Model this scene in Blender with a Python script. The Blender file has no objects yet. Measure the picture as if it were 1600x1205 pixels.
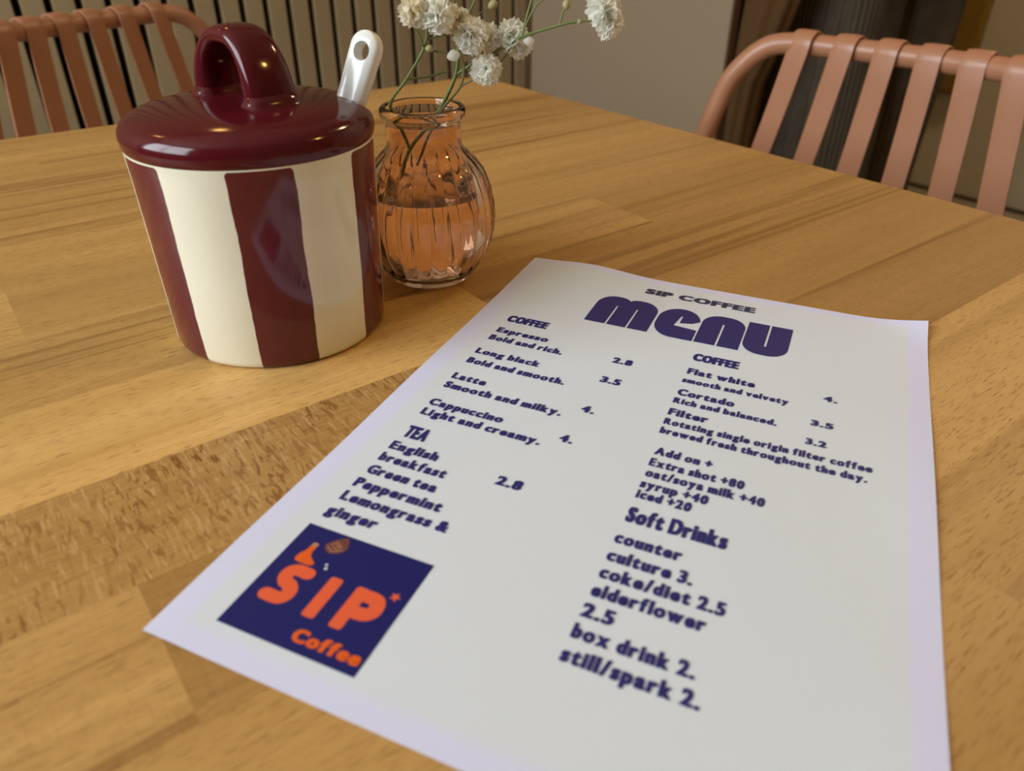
import bpy, bmesh, math, random
from mathutils import Vector, Matrix, noise as mnoise
sc = bpy.context.scene
C = sc.collection
PI = math.pi
TZ = 0.75                                    # table top height

# ------------------------------------------------------------------ camera
cam_d = bpy.data.cameras.new('camera'); cam = bpy.data.objects.new('camera', cam_d); C.objects.link(cam)
right = Vector((0.6076943, 0.7941504, 0.0057293)); down = Vector((0.4289289, -0.3221334, -0.8439491)); fwd = Vector((-0.6683769, 0.5153205, -0.5363927))
m = Matrix((right, -down, -fwd)).transposed().to_4x4()
m.translation = Vector((0.8093806, -0.5670122, TZ + 0.1756875))
cam.matrix_world = m
cam_d.sensor_width = 36.0; cam_d.sensor_fit = 'HORIZONTAL'; cam_d.lens = 1176.19 * 36 / 1600
cam_d.clip_start = 0.01; cam_d.clip_end = 60
cam_d.dof.use_dof = True; cam_d.dof.focus_distance = 0.385; cam_d.dof.aperture_fstop = 10.0
sc.camera = cam

# ------------------------------------------------------------------ world, light, exposure
w = bpy.data.worlds.new('world'); sc.world = w; w.use_nodes = True
bg = w.node_tree.nodes['Background']; bg.inputs[0].default_value = (0.80, 0.88, 1.0, 1); bg.inputs[1].default_value = 0.6
def area(name, loc, rot, sx, sy, power, col):
    d = bpy.data.lights.new(name, 'AREA'); d.shape = 'RECTANGLE'; d.size = sx; d.size_y = sy; d.energy = power; d.color = col
    o = bpy.data.objects.new(name, d); C.objects.link(o); o.location = loc; o.rotation_euler = rot
    return o
# daylight outside the front window (wall at y = -2.3)
area('window_daylight', (0.05, -2.38, 1.72), (math.radians(90), 0, 0), 1.7, 1.4, 86, (0.85, 0.93, 1.0))
sc.view_settings.view_transform = 'Standard'; sc.view_settings.look = 'None'; sc.view_settings.gamma = 1
sc.view_settings.use_curve_mapping = False
sc.view_settings.exposure = 0.10

# ------------------------------------------------------------------ material helpers
def mat(name, col=(.8, .8, .8), rough=.5, spec=.5, metal=0, coat=0, coat_rough=.05, bump=0, bscale=200, var=0, vscale=8):
    M = bpy.data.materials.new(name); M.use_nodes = True
    N = M.node_tree.nodes; L = M.node_tree.links; P = N['Principled BSDF']
    P.inputs['Roughness'].default_value = rough; P.inputs['Specular IOR Level'].default_value = spec
    P.inputs['Metallic'].default_value = metal; P.inputs['Coat Weight'].default_value = coat; P.inputs['Coat Roughness'].default_value = coat_rough
    tc = N.new('ShaderNodeTexCoord')
    nz = N.new('ShaderNodeTexNoise'); nz.inputs['Scale'].default_value = vscale; nz.inputs['Detail'].default_value = 4
    L.new(tc.outputs['Object'], nz.inputs['Vector'])
    mx = N.new('ShaderNodeMix'); mx.data_type = 'RGBA'
    a = tuple(max(0, c * (1 - var)) for c in col); b = tuple(min(1, c * (1 + var)) for c in col)
    mx.inputs[6].default_value = (*a, 1); mx.inputs[7].default_value = (*b, 1)
    L.new(nz.outputs[0], mx.inputs[0]); L.new(mx.outputs[2], P.inputs['Base Color'])
    if bump:
        n2 = N.new('ShaderNodeTexNoise'); n2.inputs['Scale'].default_value = bscale; n2.inputs['Detail'].default_value = 3
        L.new(tc.outputs['Object'], n2.inputs['Vector'])
        bp = N.new('ShaderNodeBump'); bp.inputs['Strength'].default_value = bump; bp.inputs['Distance'].default_value = .002
        L.new(n2.outputs[0], bp.inputs['Height']); L.new(bp.outputs[0], P.inputs['Normal'])
    return M
def math_node(N, L, op, a, b=None, c=None):
    n = N.new('ShaderNodeMath'); n.operation = op
    for i, v in enumerate((a, b, c)):
        if v is None: continue
        if isinstance(v, (int, float)): n.inputs[i].default_value = v
        else: L.new(v, n.inputs[i])
    return n.outputs[0]
def mixc(N, L, f, a, b):
    n = N.new('ShaderNodeMix'); n.data_type = 'RGBA'
    if isinstance(f, (int, float)): n.inputs[0].default_value = f
    else: L.new(f, n.inputs[0])
    for i, v in ((6, a), (7, b)):
        if isinstance(v, tuple): n.inputs[i].default_value = (*v, 1)
        else: L.new(v, n.inputs[i])
    return n.outputs[2]

# ------------------------------------------------------------------ mesh helpers
class MB:
    def __init__(s): s.v = []; s.f = []
    def add(s, vs, fs):
        o = len(s.v); s.v += [tuple(x) for x in vs]; s.f += [tuple(i + o for i in f) for f in fs]
    def box(s, x0, x1, y0, y1, z0, z1, M=None):
        vs = [Vector((x, y, z)) for z in (z0, z1) for y in (y0, y1) for x in (x0, x1)]
        if M: vs = [M @ v for v in vs]
        s.add(vs, [(0, 2, 3, 1), (4, 5, 7, 6), (0, 1, 5, 4), (2, 6, 7, 3), (0, 4, 6, 2), (1, 3, 7, 5)])
    def loft(s, rings, cap=True, closed=True):
        n = len(rings[0]); vs = [p for r in rings for p in r]; fs = []
        for i in range(len(rings) - 1):
            for k in range(n if closed else n - 1):
                a = i * n + k; b = i * n + (k + 1) % n
                fs.append((a, b, b + n, a + n))
        if cap and closed:
            fs.append(tuple(reversed(range(n)))); fs.append(tuple(range((len(rings) - 1) * n, len(rings) * n)))
        s.add(vs, fs)
    def lathe(s, prof, seg=96, c=(0, 0, 0), rf=None):
        rings = []
        for r, z in prof:
            rings.append([Vector((c[0] + (r if rf is None else rf(r, z, 2 * PI * k / seg)) * math.cos(2 * PI * k / seg),
                                  c[1] + (r if rf is None else rf(r, z, 2 * PI * k / seg)) * math.sin(2 * PI * k / seg), c[2] + z)) for k in range(seg)])
        s.loft(rings, cap=True)
    def tube(s, pts, r, seg=14, flat=None, up=None):
        pts = [Vector(p) for p in pts]; n = len(pts)
        rad = r if isinstance(r, (list, tuple)) else [r] * n
        T = []
        for i in range(n):
            t = pts[min(i + 1, n - 1)] - pts[max(i - 1, 0)]; T.append(t.normalized())
        u = Vector(up) if up else (Vector((0, 0, 1)) if abs(T[0].z) < .9 else Vector((1, 0, 0)))
        rings = []
        for i in range(n):
            u = (u - T[i] * u.dot(T[i])).normalized(); v = T[i].cross(u)
            ru, rv = (rad[i], rad[i]) if flat is None else (rad[i], rad[i] * flat)
            rings.append([pts[i] + u * ru * math.cos(2 * PI * k / seg) + v * rv * math.sin(2 * PI * k / seg) for k in range(seg)])
        s.loft(rings)
    def build(s, name, M, parent=None, smooth=True, bevel=0, sub=0, angle=40, bseg=2):
        me = bpy.data.meshes.new(name); me.from_pydata(s.v, [], s.f); me.update()
        bm = bmesh.new(); bm.from_mesh(me); bmesh.ops.recalc_face_normals(bm, faces=bm.faces); bm.to_mesh(me); bm.free()
        me.materials.append(M)
        o = bpy.data.objects.new(name, me); C.objects.link(o)
        if parent: o.parent = parent
        if smooth:
            for p in me.polygons: p.use_smooth = True
            me.set_sharp_from_angle(angle=math.radians(angle))
        if bevel:
            b = o.modifiers.new('bevel', 'BEVEL'); b.width = bevel; b.segments = bseg; b.limit_method = 'ANGLE'; b.angle_limit = math.radians(40)
        if sub:
            d = o.modifiers.new('sub', 'SUBSURF'); d.levels = sub; d.render_levels = sub
        return o
def tag(o, label=None, cat=None, group=None, kind=None):
    if label: o['label'] = label
    if cat: o['category'] = cat
    if group: o['group'] = group
    if kind: o['kind'] = kind
    return o
def empty(name, loc, rz=0):
    o = bpy.data.objects.new(name, None); C.objects.link(o); o.location = loc; o.rotation_euler = (0, 0, rz); o.empty_display_size = .05
    return o
def bez(p, n=12):
    """smooth Catmull-Rom curve through points"""
    p = [Vector(q) for q in p]; q = [p[0] * 2 - p[1]] + p + [p[-1] * 2 - p[-2]]; out = []
    for i in range(1, len(q) - 2):
        for k in range(n):
            t = k / n; a, b, c, d = q[i - 1], q[i], q[i + 1], q[i + 2]
            out.append(.5 * ((2 * b) + (c - a) * t + (2 * a - 5 * b + 4 * c - d) * t * t + (3 * b - a - 3 * c + d) * t ** 3))
    out.append(p[-1]); return out

# ------------------------------------------------------------------ room shell
def struct(name, mb, M, **k):
    o = mb.build(name, M, smooth=False, **k); o['kind'] = 'structure'; return o
m_floor = mat('floor_stone', (.34, .29, .22), .45, var=.08, vscale=5)
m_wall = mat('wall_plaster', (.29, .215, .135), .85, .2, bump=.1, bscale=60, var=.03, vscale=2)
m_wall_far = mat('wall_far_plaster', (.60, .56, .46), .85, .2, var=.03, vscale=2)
m_ceil = mat('ceiling_paint', (.55, .48, .38), .9, .2)
X0, X1, Y0, YP, YF, ZC = -0.80, 2.6, -2.30, 0.72, 2.50, 2.6
b = MB(); b.box(X0 - .1, X1 + .1, Y0 - .1, YF + .1, -.1, 0); struct('floor', b, m_floor)
b = MB(); b.box(X0 - .1, X1 + .1, Y0 - .1, YF + .1, ZC, ZC + .1); struct('ceiling', b, m_ceil)
m_black = mat('black_felt', (.008, .007, .006), .95, .1)
b = MB(); b.box(X0 - .14, X0 - .022, Y0 - .1, YP, 0, ZC); struct('wall_left', b, m_black)
# plain pier standing proud between slatted wall and opening
b = MB(); b.box(X0 - .14, -0.190, YP, YP + .02, 0, ZC); struct('wall_pier', b, m_wall)
b = MB(); b.box(-0.1899, -0.186, YP + .001, YP + .02, 0, ZC); struct('trim_3', b, mat('brown_edge', (.10, .05, .025), .6))
b = MB(); b.box(-2.2, X1 + .1, YF, YF + .1, 0, ZC); struct('wall_far', b, m_wall_far)
b = MB(); b.box(-2.3, -2.2, YP, YF + .1, 0, ZC); struct('wall_passage', b, m_wall_far)
b = MB(); b.box(-2.3, X0 - .14, YP, YP + .06, 0, ZC); struct('wall_passage_side', b, m_wall)
b = MB(); b.box(-2.3, X0 - .1, YP, YF + .1, -.1, 0); struct('floor_passage', b, m_floor)
b = MB(); b.box(-2.3, X0 - .1, YP, YF + .1, ZC, ZC + .1); struct('ceiling_passage', b, m_ceil)
b = MB(); b.box(X1, X1 + .1, Y0 - .1, YF + .1, 0, ZC); struct('wall_right', b, m_wall)
# front wall with the window opening
wx0, wx1, wz0, wz1 = -0.78, 0.92, 1.02, 2.42
b = MB()
b.box(X0 - .1, wx0, Y0 - .1, Y0, 0, ZC); b.box(wx1, X1 + .1, Y0 - .1, Y0, 0, ZC)
b.box(wx0, wx1, Y0 - .1, Y0, 0, wz0); b.box(wx0, wx1, Y0 - .1, Y0, wz1, ZC); struct('wall_front', b, m_wall)
m_frame = mat('window_paint', (.75, .74, .70), .4)
b = MB()
for x in (wx0, wx1 - .05, (wx0 + wx1) / 2 - .025): b.box(x, x + .05, Y0 - .07, Y0 - .01, wz0, wz1)
for z in (wz0, wz1 - .05): b.box(wx0 + .05, wx1 - .05, Y0 - .07, Y0 - .01, z, z + .05)
struct('window_1', b, m_frame)
m_pane = bpy.data.materials.new('clear_pane'); m_pane.use_nodes = True
N_ = m_pane.node_tree.nodes; L_ = m_pane.node_tree.links
t_ = N_.new('ShaderNodeBsdfTransparent'); g_ = N_.new('ShaderNodeBsdfGlossy'); g_.inputs['Roughness'].default_value = .02; x_ = N_.new('ShaderNodeMixShader'); x_.inputs[0].default_value = .05
L_.new(t_.outputs[0], x_.inputs[1]); L_.new(g_.outputs[0], x_.inputs[2]); L_.new(x_.outputs[0], N_['Material Output'].inputs[0])
b = MB(); b.box(wx0 + .05, wx1 - .05, Y0 - .045, Y0 - .041, wz0 + .05, wz1 - .05); struct('window_2', b, m_pane)
# slatted wood panel on the left wall
m_slat = mat('slat_oak', (.32, .24, .13), .6, .3, var=.12, vscale=6)
P4 = .0475
b = MB(); k0 = -34
for k in range(k0, 24):
    y0 = -.373 + k * P4 + .0065; y1 = y0 + P4 - .013
    if y0 > Y0 and y1 < YP + .004: b.box(X0 - .021, X0, y0, min(y1, YP - .001), .0, ZC - .001)
struct('trim_1', b, m_slat, bevel=.001)
b = MB(); b.box(X0 - .02, X0 + .012, YP - .022, YP - .001, 0, ZC - .001); struct('trim_2', b, mat('trim_brown', (.16, .10, .055), .6))
b = MB(); b.box(-2.2, X1, YF - .014, YF, 0.0, .012); struct('baseboard_far', b, mat('dark_gap', (.08, .065, .05), .8))

# ------------------------------------------------------------------ table
def wood_material():
    M = bpy.data.materials.new('beech_butcher_block'); M.use_nodes = True
    N = M.node_tree.nodes; L = M.node_tree.links; P = N['Principled BSDF']
    tc = N.new('ShaderNodeTexCoord'); sep = N.new('ShaderNodeSeparateXYZ'); L.new(tc.outputs['Object'], sep.inputs[0])
    def attr(n): a = N.new('ShaderNodeAttribute'); a.attribute_name = n; return a.outputs['Fac']
    tone, seed, fleck, streak = attr('tone'), attr('seed'), attr('fleck'), attr('streak')
    def noise(sx, sy, detail=3, off=0.0, rough=.55, dist=0):
        cb = N.new('ShaderNodeCombineXYZ')
        L.new(math_node(N, L, 'MULTIPLY', sep.outputs[0], sx), cb.inputs[0]); L.new(math_node(N, L, 'MULTIPLY', sep.outputs[1], sy), cb.inputs[1])
        L.new(math_node(N, L, 'ADD', math_node(N, L, 'MULTIPLY', seed, 37.0), off), cb.inputs[2])
        n = N.new('ShaderNodeTexNoise'); n.inputs['Scale'].default_value = 1; n.inputs['Detail'].default_value = detail; n.inputs['Roughness'].default_value = rough
        n.inputs['Distortion'].default_value = dist; L.new(cb.outputs[0], n.inputs['Vector']); return n.outputs[0]
    def ramp(v, a, b): 
        n = N.new('ShaderNodeMapRange'); n.interpolation_type = 'SMOOTHSTEP'; L.new(v, n.inputs[0]); n.inputs[1].default_value = a; n.inputs[2].default_value = b; return n.outputs[0]
    broad = noise(38, 2.2, 2, 0, .5, .6)          # wide grain bands
    fine = noise(420, 9, 3, 5)                    # fine lines along the grain
    pores = ramp(noise(2100, 125, 2, 11), .58, .67)  # short dark dashes
    dark = ramp(noise(70, 1.3, 3, 17, .55, .9), .52, .70)   # dark heart streaks
    col = mixc(N, L, broad, (.40, .208, .050), (.66, .395, .132))
    tn = mixc(N, L, tone, (.42, .33, .22), (1.34, 1.44, 1.62))
    mu = N.new('ShaderNodeMix'); mu.data_type = 'RGBA'; mu.blend_type = 'MULTIPLY'; mu.inputs[0].default_value = 1
    L.new(col, mu.inputs[6]); L.new(tn, mu.inputs[7]); col = mu.outputs[2]
    f2 = mixc(N, L, fine, (.80, .78, .74), (1.12, 1.12, 1.12))
    mu = N.new('ShaderNodeMix'); mu.data_type = 'RGBA'; mu.blend_type = 'MULTIPLY'; mu.inputs[0].default_value = .7
    L.new(col, mu.inputs[6]); L.new(f2, mu.inputs[7]); col = mu.outputs[2]
    col = mixc(N, L, math_node(N, L, 'MULTIPLY', dark, math_node(N, L, 'MULTIPLY', streak, .9)), col, (.20, .085, .02))
    col = mixc(N, L, math_node(N, L, 'MULTIPLY', pores, math_node(N, L, 'MULTIPLY_ADD', fleck, -.4, .7)), col, (.24, .105, .03))
    # ray flecks running across the grain on quarter-sawn staves
    fl = noise(130, 480, 2, 23, .5, .7); big = noise(40, 24, 2, 29)
    fk = math_node(N, L, 'MULTIPLY', ramp(fl, .51, .63), math_node(N, L, 'MAXIMUM', math_node(N, L, 'MULTIPLY_ADD', big, 3.2, -1.0), .22))
    col = mixc(N, L, math_node(N, L, 'MULTIPLY', math_node(N, L, 'MULTIPLY', fk, fleck), .9), col, (.23, .095, .02))
    hl = ramp(noise(110, 900, 2, 31, .5, .5), .56, .66)
    ch_ = ramp(noise(900, 60, 2, 41), .5, .62)
    col = mixc(N, L, math_node(N, L, 'MULTIPLY', math_node(N, L, 'MULTIPLY', ch_, fleck), .28), col, (.25, .11, .03))
    col = mixc(N, L, math_node(N, L, 'MULTIPLY', math_node(N, L, 'MULTIPLY', hl, fleck), .5), col, (.62, .40, .18))
    L.new(col, P.inputs['Base Color'])
    P.inputs['Roughness'].default_value = .40; P.inputs['Specular IOR Level'].default_value = .28
    L.new(math_node(N, L, 'MULTIPLY_ADD', fine, .16, .34), P.inputs['Roughness'])
    bp = N.new('ShaderNodeBump'); bp.inputs['Strength'].default_value = .25; bp.inputs['Distance'].default_value = .0006
    L.new(math_node(N, L, 'SUBTRACT', fine, pores), bp.inputs['Height']); L.new(bp.outputs[0], P.inputs['Normal'])
    return M
m_wood = wood_material()
TW, TD, TT, CR = 1.20, 0.80, .032, .030     # x extent, y extent (towards -y), thickness, corner radius
table = empty('table', (TW / 2, -TD / 2, 0)); tag(table, 'square-edged butcher block wooden table carrying the jar, vase and menu sheet', 'table')
sx = [0, .062, .122, .206, .281, .355, .416, .486, .552, .612, .671, .735, .80, .866, .93, .99, 1.055, 1.125, TW]
rng = random.Random(4)
tones = [.62, .45, .30, .42, .66, .55, .50, .52, .40, .62, .56, .55, .45, .6, .5, .4, .6, .5]
tones = [.55, .58, .36, .46, .60, .52, .62, .95, .46, .36, .60, .55, .45, .6, .5, .4, .6, .5]
flk = {8: 1.0, 4: .12, 9: .15}; stk = {0: .3, 1: .4, 2: 1.0, 3: .8, 4: .25, 5: .9, 6: .9, 7: .12, 8: .0, 9: .9, 10: .2}
cuts = {4: [-.559], 5: [-.559], 9: [-.559], 10: [-.33], 6: [-.20], 8: [-.31], 7: [-.36], 2: [-.30], 3: [-.62], 1: [-.5], 11: [-.35]}
altt = {8: .50, 7: .50, 9: .60, 10: .68, 6: .50, 4: .60, 5: .78}
altf = {8: .12}; alts = {8: .3, 7: .6, 9: .8, 6: .35, 5: .3}
# outline of the top as a function: corner rounding at (0,0)
def top_mesh():
    vs, fs, at = [], [], []
    def edge_y(x):   # far edge y for a given x (rounded corner)
        def r(d): return -(CR - math.sqrt(max(0, CR * CR - (CR - d) ** 2))) if d < CR else 0.0
        return min(r(x), r(TW - x))
    for i in range(len(sx) - 1):
        c = [0.0] + cuts.get(i, []) + [-TD]
        if i not in cuts: c = [0.0, -(.2 + rng.random() * .5), -TD]
        sub = 12 if i in (0, len(sx) - 2) else 1
        for j in range(len(c) - 1):
            t = tones[i] if j == 0 else tones[i] + rng.uniform(-.2, .2); fk = flk.get(i, 0) ; sk = stk.get(i, .4); sd = rng.random() * 9
            if i in (8, 7, 9, 10, 6, 4, 5):
                front = (j == len(c) - 2)
                if i in (4, 5, 9): front = not front
                if not front:
                    t = altt.get(i, t); fk = altf.get(i, fk if i != 8 else .12); sk = alts.get(i, sk)
                else: t = tones[i]
            for s in range(sub):
                xa = sx[i] + (sx[i + 1] - sx[i]) * s / sub; xb = sx[i] + (sx[i + 1] - sx[i]) * (s + 1) / sub
                ya0, yb0 = (edge_y(xa), edge_y(xb)) if j == 0 else (c[j], c[j])
                o = len(vs)
                vs += [(xa, c[j + 1], 0), (xb, c[j + 1], 0), (xb, yb0, 0), (xa, ya0, 0)]
                fs.append((o, o + 1, o + 2, o + 3)); at.append((t, sd, fk, sk))
    # rim (arris + side) and bottom as one band round the outline
    out = [(x, edge_y(x)) for x in [CR * (1 - math.cos(PI / 2 * k / 8)) for k in range(9)]]
    out += [(TW - x, y) for x, y in reversed(out)]
    out = out + [(TW, -TD), (0, -TD)]
    n = len(out)
    for (z0, z1, g0, g1) in ((0, -.0015, 0, .0012), (-.0015, -TT + .0015, .0012, .0012), (-TT + .0015, -TT, .0012, 0)):
        for k in range(n):
            p, q = out[k], out[(k + 1) % n]
            cx, cy = TW / 2, -TD / 2
            def gr(pt, g): return (pt[0] + math.copysign(g, pt[0] - cx), pt[1] + math.copysign(g, pt[1] - cy))
            o = len(vs)
            vs += [(*gr(p, g0), z0), (*gr(q, g0), z0), (*gr(q, g1), z1), (*gr(p, g1), z1)]
            fs.append((o, o + 1, o + 2, o + 3)); at.append((.5, 3.3, 0, .4))
    o = len(vs); vs += [(p[0], p[1], -TT) for p in out]; fs.append(tuple(o + k for k in reversed(range(n)))); at.append((.5, 1.1, 0, .3))
    me = bpy.data.meshes.new('table_top'); me.from_pydata(vs, [], fs); me.update()
    for k, nm in enumerate(('tone', 'seed', 'fleck', 'streak')):
        a = me.attributes.new(nm, 'FLOAT', 'FACE'); a.data.foreach_set('value', [x[k] for x in at])
    me.materials.append(m_wood)
    o = bpy.data.objects.new('table_top', me); C.objects.link(o); o.parent = table; o.location = (-TW / 2, TD / 2, TZ)
    return o
top_mesh()
m_steel = mat('black_steel', (.02, .02, .02), .45)
for px in (.09, TW - .09):
    for py in (-.09, -TD + .09):
        b = MB(); b.tube([(px - TW / 2, py + TD / 2, .0), (px - TW / 2, py + TD / 2, TZ - TT)], .022, 20); b.build('leg', m_steel, table)

# ------------------------------------------------------------------ jar with lid
JC = (0.4725, -0.4520)
CAZ = math.radians(-18.85)
def stripe_material():
    M = bpy.data.materials.new('striped_glaze'); M.use_nodes = True
    N = M.node_tree.nodes; L = M.node_tree.links; P = N['Principled BSDF']
    tc = N.new('ShaderNodeTexCoord'); sep = N.new('ShaderNodeSeparateXYZ'); L.new(tc.outputs['Object'], sep.inputs[0])
    az = math_node(N, L, 'ARCTAN2', sep.outputs[1], sep.outputs[0])
    nz = N.new('ShaderNodeTexNoise'); nz.inputs['Scale'].default_value = 150; nz.inputs['Detail'].default_value = 2; L.new(tc.outputs['Object'], nz.inputs['Vector'])
    n3 = N.new('ShaderNodeTexNoise'); n3.inputs['Scale'].default_value = 22; n3.inputs['Detail'].default_value = 1; L.new(tc.outputs['Object'], n3.inputs['Vector'])
    wob = math_node(N, L, 'ADD', math_node(N, L, 'MULTIPLY_ADD', nz.outputs[0], .016, -.008), math_node(N, L, 'MULTIPLY_ADD', n3.outputs[0], .06, -.03))
    a = math_node(N, L, 'ADD', az, wob)
    pe = PI / 3
    u = math_node(N, L, 'ABSOLUTE', math_node(N, L, 'SUBTRACT', math_node(N, L, 'FLOORED_MODULO', math_node(N, L, 'ADD', a, -CAZ + pe / 2 + 6 * pe), pe), pe / 2))
    # rounded top corner: distance to a rounded rectangle in (arc length, height)
    dx = math_node(N, L, 'SUBTRACT', math_node(N, L, 'MULTIPLY', u, .0515), .0130 - .002)
    dz = math_node(N, L, 'SUBTRACT', math_node(N, L, 'ADD', sep.outputs[2], math_node(N, L, 'MULTIPLY_ADD', n3.outputs[0], .0006, -.0003)), 0.0897 - .002)
    d = math_node(N, L, 'SQRT', math_node(N, L, 'ADD', math_node(N, L, 'POWER', math_node(N, L, 'MAXIMUM', dx, 0), 2), math_node(N, L, 'POWER', math_node(N, L, 'MAXIMUM', dz, 0), 2)))
    mr = N.new('ShaderNodeMapRange'); L.new(d, mr.inputs[0]); mr.inputs[1].default_value = .0018; mr.inputs[2].default_value = .0021; mr.inputs[3].default_value = 1; mr.inputs[4].default_value = 0
    n4 = N.new('ShaderNodeTexNoise'); n4.inputs['Scale'].default_value = 60; L.new(tc.outputs['Object'], n4.inputs['Vector'])
    maroon = mixc(N, L, n4.outputs[0], (.090, .010, .015), (.130, .018, .024))
    L.new(mixc(N, L, mr.outputs[0], (.80, .77, .60), maroon), P.inputs['Base Color'])
    P.inputs['Roughness'].default_value = .10; P.inputs['Specular IOR Level'].default_value = .55
    return M
jar = empty('lidded_jar', (JC[0], JC[1], TZ))
tag(jar, 'cream ceramic sugar jar with vertical maroon stripes and glossy maroon lid', 'jar')
b = MB()
prof = [(.0, .0012), (.040, .0012), (.0455, .0), (.0478, .0004), (.0492, .0016), (.0500, .004), (.0510, .040), (.0520, .078), (.0525, .0895), (.0524, .0912), (.0517, .0920), (.0509, .0916), (.0503, .0905), (.049, .06), (.047, .008), (.045, .005), (0, .005)]
b.lathe([(max(r, .0002), z) for r, z in prof], 160)
b.build('body', stripe_material(), jar, angle=60)
m_lid = mat('maroon_glaze', (.084, .0062, .0105), .125, .36, var=.05, vscale=30)
# lid with spoon notch
SP = Vector((0.0131, 0.0426))              # notch centre relative to the jar axis
def lid():
    b = MB()
    prof = [(.0475, .0912), (.0512, .0896), (.0523, .0900), (.0530, .0918), (.0534, .0946), (.0529, .0975), (.0515, .0998), (.0492, .1015), (.045, .1032), (.038, .1048), (.028, .1060), (.015, .1068), (.0003, .1070)]
    nd = math.atan2(SP.y, SP.x)
    def rf(r, z, a):
        d = (a - nd + PI) % (2 * PI) - PI
        lim = .0445 + .0 * d
        hw = .0092
        y = r * math.sin(d)
        if r > lim and abs(d) < .6 and abs(y) < hw:
            e = math.sqrt(max(0, 1 - (y / hw) ** 2))
            return r - (r - lim) * min(1, e * 1.6)
        return r
    b.lathe([(.0002, .0880), (.0465, .0880)] + prof, 240, rf=rf)
    return b.build('lid', m_lid, jar, angle=60)
lid_o = lid()
def strap_handle():
    b = MB()
    ax = Vector((-.43, 1.83, 0)).normalized()        # width direction of the strap
    sp = Vector((ax.y, -ax.x, 0))                    # span direction
    mid = Vector((-.0009, .0005, 0))
    rings = []; n = 40
    for i in range(n + 1):
        t = PI * i / n
        w_ = .0098 + .0016 * abs(math.cos(t)) ** 3
        ce = math.cos(t); se = math.sin(t)
        cx = .0182 * math.copysign(abs(ce) ** .85, ce); cz = .1040 + .0275 * se ** .85 if se > 0 else .1040
        # local normal
        nx, nz = ce / .0182, se / .0275; l = math.hypot(nx, nz); nx, nz = nx / l, nz / l
        th = .0038 + .0022 * abs(math.cos(t)) ** 4
        ring = []
        for k in range(20):
            a = 2 * PI * k / 20
            ca, sa = math.cos(a), math.sin(a)
            uu = math.copysign(abs(ca) ** .6, ca) * w_; vv = math.copysign(abs(sa) ** .8, sa) * th
            ring.append(mid + sp * (cx + nx * vv) + ax * uu + Vector((0, 0, cz + nz * vv)))
        rings.append(ring)
    b.loft(rings)
    for sgn in (1, -1):       # fillets where the strap meets the lid
        rr = []
        for h, g in ((.0, .0042), (.0012, .0024), (.003, .0010), (.0055, .0)):
            ring = []
            for k in range(28):
                a = 2 * PI * k / 28; ca, sa = math.cos(a), math.sin(a)
                ring.append(mid + sp * (sgn * .0182 + math.copysign(abs(sa) ** .8, sa) * (.0058 + g)) + ax * (math.copysign(abs(ca) ** .6, ca) * (.0112 + g)) + Vector((0, 0, .1048 + h - (.0010 if h == 0 else 0))))
            rr.append(ring)
        b.loft(rr)
    return b.build('handle', m_lid, lid_o, angle=70)
strap_handle()

# ------------------------------------------------------------------ spoon
def spoon():
    M = mat('white_glaze', (.80, .80, .74), .12, .55)
    base = Vector((JC[0], JC[1], TZ)) + Vector((SP.x, SP.y, .1020)); rad = Vector((SP.x, SP.y, 0)).normalized()
    al = math.radians(23); d = rad * math.sin(al) + Vector((0, 0, math.cos(al)))
    nrm_c = Vector((.52, -.82, .22)); side = d.cross(nrm_c).normalized(); nrm = side.cross(d).normalized()
    root = empty('spoon', base - d * .088); tag(root, 'white ceramic spoon with pierced handle poking out of the jar lid', 'spoon')
    o0 = root.location.copy()
    def P3(x, y, z): return d * y + side * x + nrm * z
    s_top, hw, th = .1185, .0071, .0040
    rows = [(.022, .0040), (.030, .0046), (.060, .0056), (.085, .0064), (.1000, .0069), (s_top - hw, hw)] + [(s_top - hw + hw * math.sin(a), hw * math.cos(a)) for a in [PI / 2 * k / 10 for k in range(1, 10)]] + [(s_top - .00002, .0006)]
    b = MB(); rings = []
    for y, w0 in rows:
        t_ = th * min(1, .55 + .45 * math.sqrt(max(0, (s_top - y)) / hw)) if y > s_top - hw else th
        rings.append([P3(w0 * math.copysign(abs(math.cos(a)) ** .55, math.cos(a)), y, t_ * math.copysign(abs(math.sin(a)) ** .55, math.sin(a))) for a in [2 * PI * k / 32 for k in range(32)]])
    b.loft(rings); h0 = b.build('handle_blank', M)
    c = MB(); hc = s_top - .0088
    c.loft([[P3(.0031 * (1 + fl) * math.cos(2 * PI * k / 32), hc + .0034 * (1 + fl) * math.sin(2 * PI * k / 32), z) for k in range(32)] for z, fl in ((-.0065, .5), (-.0034, .16), (-.002, .0), (.002, .0), (.0034, .16), (.0065, .5))])
    cut = c.build('cutter', M)
    bo = h0.modifiers.new('cut', 'BOOLEAN'); bo.operation = 'DIFFERENCE'; bo.object = cut; bo.solver = 'EXACT'
    dg = bpy.context.evaluated_depsgraph_get(); dg.update(); me = bpy.data.meshes.new_from_object(h0.evaluated_get(dg)); me.name = 'handle'
    bpy.data.objects.remove(h0); bpy.data.objects.remove(cut)
    for p in me.polygons: p.use_smooth = True
    me.set_sharp_from_angle(angle=math.radians(50))
    h = bpy.data.objects.new('handle', me); C.objects.link(h); h.parent = root
    b = MB(); rings = []
    for i in range(15):
        t = i / 14; y = .002 + .034 * t; wv = .011 * math.sin(PI * (.08 + .86 * t)) ** .6; dp = .005 * math.sin(PI * (.05 + .9 * t))
        rings.append([P3(wv * math.cos(2 * PI * k / 20), y, (dp if math.sin(2 * PI * k / 20) < 0 else dp * .75) * math.sin(2 * PI * k / 20) - .002) for k in range(20)])
    b.loft(rings); b.build('bowl', M, root)
    return root
spoon()

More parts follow.
